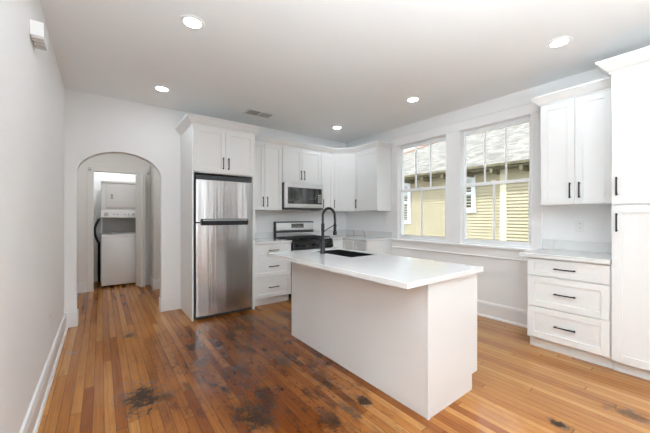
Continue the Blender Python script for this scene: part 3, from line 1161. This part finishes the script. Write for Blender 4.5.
# ------------------------------------------------------------------ right hand cabinets
RXF = 3.372    # carcass front; faces 2 cm proud
drawer_base('white three drawer base cabinet between window and pantry', (RXF, 1.148, 0), -PI / 2, .608, XR - RXF - .002)
m = MB()
m.box(3.322, XR - .001, .5405, 1.198, ctz0, ctz1 + .004, .003, 2)
ct3 = tag(m.build('countertop', 'quartz'), 'short white quartz countertop on drawers beside the pantry', 'countertop')
MB().box(XR - .022, XR - .001, .5405, 1.180, ctz1 + .004, 1.03, .002).build('backsplash', 'quartz', ct3)
ru = thing('wall_cabinet', 'white two door wall cabinet above the right hand drawers', 'cabinet', (3.62, 1.112, UB + .02), -PI / 2)
MB().box(0, .5715, 0, XR - 3.62 - .001, 0, 1.015, .001).build('body', 'cabinet', ru)
d = shaker('door', .004, .281, .002, 1.008, ru)
pull(d, .246, .135)
d = shaker('door', .281, .545, .002, 1.008, ru)
pull(d, .316, .135)
MB().box(.546, .571, -.018, -.001, .002, 1.008).build('filler_strip', 'cabinet', ru)
MB().sweep([(0, XR - 3.62 - .001), (0, -.021), (.5712, -.021)], crown(1.01, 1.05), 1).build('crown_molding', 'cabinet', ru)

pn = thing('pantry_cabinet', 'tall white pantry cabinet with two stacked doors at right', 'cabinet', (3.36, .539, 0), -PI / 2)
pw = .62
MB().box(0, pw, 0, XR - 3.36 - .001, .095, 2.45, .001).build('body', 'cabinet', pn)
MB().box(.002, pw - .002, .062, XR - 3.36 - .001, 0, .095).build('toe_kick', 'cabinet', pn)
d = shaker('door', .004, pw - .004, .10, 1.372, pn, st=.062)
pull(d, .036, 1.232, .15)
d = shaker('door', .004, pw - .004, 1.378, 2.445, pn, st=.062)
pull(d, .036, 1.525, .15)
MB().sweep([(0, .165), (0, -.021), (pw, -.021)], crown(2.445, 1.2), 1).build('crown_molding', 'cabinet', pn)


# ------------------------------------------------------------------ wall fittings
def outlet(label, loc, rz):
    r = thing('wall_outlet', label, 'outlet', loc, rz, 'white wall outlets')
    MB().box(-.036, .036, -.006, -.0005, -.058, .058, .003, 2).build('cover_plate', 'plate', r)
    for zz in (-.022, .022):
        f = MB().box(-.017, .017, -.0085, -.006, zz - .014, zz + .014, .002).build('socket', 'plate', r)
        s = MB()
        for xx in (-.006, .006):
            s.box(xx - .0012, xx + .0012, -.0092, -.0084, zz - .004, zz + .006)
        s.build('slot', 'slot', f)
    return r


outlet('white wall outlet above the right hand quartz countertop', (XR, .866, 1.185), -PI / 2)
outlet('white wall outlet on right wall under the corner wall cabinet', (XR, 3.50, 1.20), -PI / 2)
outlet('white wall outlet low on the plain left wall', (XL, 3.30, .44), PI / 2)

ch = thing('chime_box', 'small white slotted box mounted high on left wall', 'chime', (XL, 2.52, 2.34))
MB().box(.001, .062, -.085, .085, .012, .10, .004, 2).build('housing', 'plate', ch)
g = MB()
for k in range(4):
    g.box(.006, .058, -.080 + k * .042, -.048 + k * .042, 0, .012, .002)
g.build('grille', 'knob', ch)

vt = thing('ceiling_vent', 'white louvred air vent in ceiling near refrigerator cabinet', 'vent', (1.81, 3.965, H), 0)
vw, vd = .20, .12
f = MB()
f.box(-vw, vw, -vd, -vd + .025, -.008, -.0005, .002)
f.box(-vw, vw, vd - .025, vd, -.008, -.0005, .002)
f.box(-vw, -vw + .025, -vd + .025, vd - .025, -.008, -.0005, .002)
f.box(vw - .025, vw, -vd + .025, vd - .025, -.008, -.0005, .002)
f.box(-.006, .006, -vd + .025, vd - .025, -.008, -.0005)
f.build('frame', 'plate', vt)
MB().box(-vw + .02, vw - .02, -vd + .02, vd - .02, -.002, -.0005).build('duct_opening', 'appl_grey', vt)
for k in range(5):
    yy = -vd + .042 + k * .039
    MB().box(.006, vw - .025, yy - .011, yy + .011, -.0075, -.006, 0, 1, Matrix.Rotation(math.radians(28), 3, 'X'), (0, yy, -.007)).build('louver', 'plate', vt)
for k in range(4):
    xx = -vw + .050 + k * .042
    MB().box(xx - .010, xx + .010, -vd + .025, vd - .025, -.0075, -.006, 0, 1, Matrix.Rotation(math.radians(-38), 3, 'Y'), (xx, 0, -.007)).build('louver', 'plate', vt)

LIGHTS = [(.553, 2.40, 'nearest of the left row, over open floor'),
          (.561, 3.86, 'in front of the arched opening'),
          (3.129, 2.32, 'between island and first window'),
          (3.086, .815, 'above the right hand drawer cabinet'),
          (3.114, 3.805, 'above the far corner by range'),
          (.556, .87, 'added as fill overhead near the camera on left'),  # unseen lamps from here on, added to light the room
          (.556, -.65, 'added as fill behind the camera on left'),
          (.556, -2.2, 'added as fill at the rear of the room on left'),
          (3.10, -2.2, 'added as fill at the rear of the room on right')]
for lx, ly, wh in LIGHTS:
    r = thing('recessed_light', 'round white recessed ceiling light ' + wh, 'ceiling light', (lx, ly, H), 0, 'recessed ceiling lights')
    MB().lathe([(.059, -.004), (.063, -.008), (.084, -.006), (.088, -.0005), (.059, -.0005)], (0, 0, 0), 'z', 40).build('trim_ring', 'plate', r, True)
    MB().lathe([(.0, -.0035), (.059, -.0035)], (0, 0, 0), 'z', 40).build('lens', 'lens', r)
for hx_, hw_ in ((.35, 'added as fill in the hall beyond arch, right one'), (-.55, 'added as fill in the hall beyond arch, left one')):  # unseen lamps, added to keep the hall from going dark
    r = thing('recessed_light', 'round white recessed ceiling light ' + hw_, 'ceiling light', (hx_, 5.45, H), 0, 'recessed ceiling lights')
    MB().lathe([(.059, -.004), (.063, -.008), (.084, -.006), (.088, -.0005), (.059, -.0005)], (0, 0, 0), 'z', 40).build('trim_ring', 'plate', r, True)
    MB().lathe([(.0, -.0035), (.059, -.0035)], (0, 0, 0), 'z', 40).build('lens', 'lens_hall', r)
r = thing('recessed_light', 'round white recessed ceiling light inside the laundry closet', 'ceiling light', (.2, 6.74, H), 0, 'recessed ceiling lights')
MB().lathe([(.059, -.004), (.063, -.008), (.084, -.006), (.088, -.0005), (.059, -.0005)], (0, 0, 0), 'z', 40).build('trim_ring', 'plate', r, True)
MB().lathe([(.0, -.0035), (.059, -.0035)], (0, 0, 0), 'z', 40).build('lens', 'lens_hall', r)

# ------------------------------------------------------------------ outside: the house next door
struct(MB().box(XR + .2, 30, -20, 30, -.75, -.65).build('ground', 'soil'), 'grass and soil between the two houses', 'ground')
HX, EX, EZ, SL = 6.2, 5.8, 2.25, .48
nh = thing('neighbor_house', 'yellow lap sided house with grey shingle roof outside windows', 'house', (HX, 2.55, -.65))


def siding(y0, y1, x, name):
    o = bmesh.new()
    z = 0.0
    c = .088 if y0 > 0 else .062
    ztop = EZ + .65 - .02
    while z < ztop:
        vs = [o.verts.new(p) for p in ((x - .028, y0, z), (x - .028, y1, z), (x + .002, y1, z + c), (x + .002, y0, z + c), (x + .002, y0, z), (x + .002, y1, z))]
        o.faces.new((vs[0], vs[1], vs[2], vs[3]))
        o.faces.new((vs[0], vs[1], vs[5], vs[4]))
        z += c
    mb = MB()
    mb._merge(o)
    mb.box(x + .003, x + .2, y0, y1, 0, ztop)
    return mb.build(name, 'siding', nh)


siding(-.01, 8.4 - 2.55, 0, 'wall')
siding(-12.0, -.11, -.06, 'wall')
MB().box(-.085, .1, -.12, -.005, 0, EZ + .65 + .1, .004).build('corner_board', 'cream', nh, False, 'cream corner board')
# hip roof
ye, yn = 8.8 - 2.55, -14
ez = EZ + .65
ex = EX - HX
half = 4.7
o = bmesh.new()
A = o.verts.new((ex, yn, ez))
B = o.verts.new((ex, ye, ez))
C_ = o.verts.new((ex + 2 * half, ye, ez))
D = o.verts.new((ex + 2 * half, yn, ez))
E_ = o.verts.new((ex + half, ye - half, ez + half * SL))
F_ = o.verts.new((ex + half, yn, ez + half * SL))
o.faces.new((A, B, E_, F_))
o.faces.new((B, C_, E_))
o.faces.new((C_, D, F_, E_))
o.faces.new((A, F_, D))
bmesh.ops.recalc_face_normals(o, faces=o.faces[:])
mb = MB()
mb._merge(o)
mb.build('roof', 'shingle', nh)
MB().tube([(ex - .01, ye + .01, ez), (ex + half, ye - half, ez + half * SL + .02), (ex + half, yn, ez + half * SL + .02)], .06, 6).build('ridge_cap', 'ridge', nh)
m = MB()
m.box(ex - .02, ex + .012, yn, ye, ez - .045, ez + .004)
m.build('fascia', 'fascia', nh)
m = MB()
m.box(ex + .012, .0, yn, ye, ez - .075, ez - .06)
yy = -6.0
while yy < ye:
    m.box(ex + .012, -.02, yy, yy + .05, ez - .16, ez - .075)
    yy += .5
m.build('eave_soffit', 'fascia', nh)


def hwin(y0, y1, z0, z1, x):
    w = MB()
    y0, y1, z0, z1 = y0 - 2.55, y1 - 2.55, z0 + .65, z1 + .65
    tk = .085
    w.box(x - .05, x, y0, y0 + tk, z0, z1)
    w.box(x - .05, x, y1 - tk, y1, z0, z1)
    w.box(x - .05, x, y0 + tk, y1 - tk, z1 - tk, z1)
    w.box(x - .06, x, y0 - .02, y1 + .02, z0 - .03, z0 + .06)
    w.box(x - .045, x, y0 + tk, y1 - tk, (z0 + z1) / 2 - .03, (z0 + z1) / 2 + .03)
    f = w.build('window', 'housewhite', nh)
    MB().box(x - .02, x - .016, y0 + tk, y1 - tk, z0 + .06, z1 - tk).build('pane', 'blackglass', f)
    MB().box(x - .024, x - .021, y0 + tk, y1 - tk, (z0 + z1) / 2 + .18, z1 - tk).build('shade', 'shade', f)


hwin(4.64, 5.45, 1.12, 2.14, 0)
hwin(3.03, 3.64, 1.39, 2.14, 0)
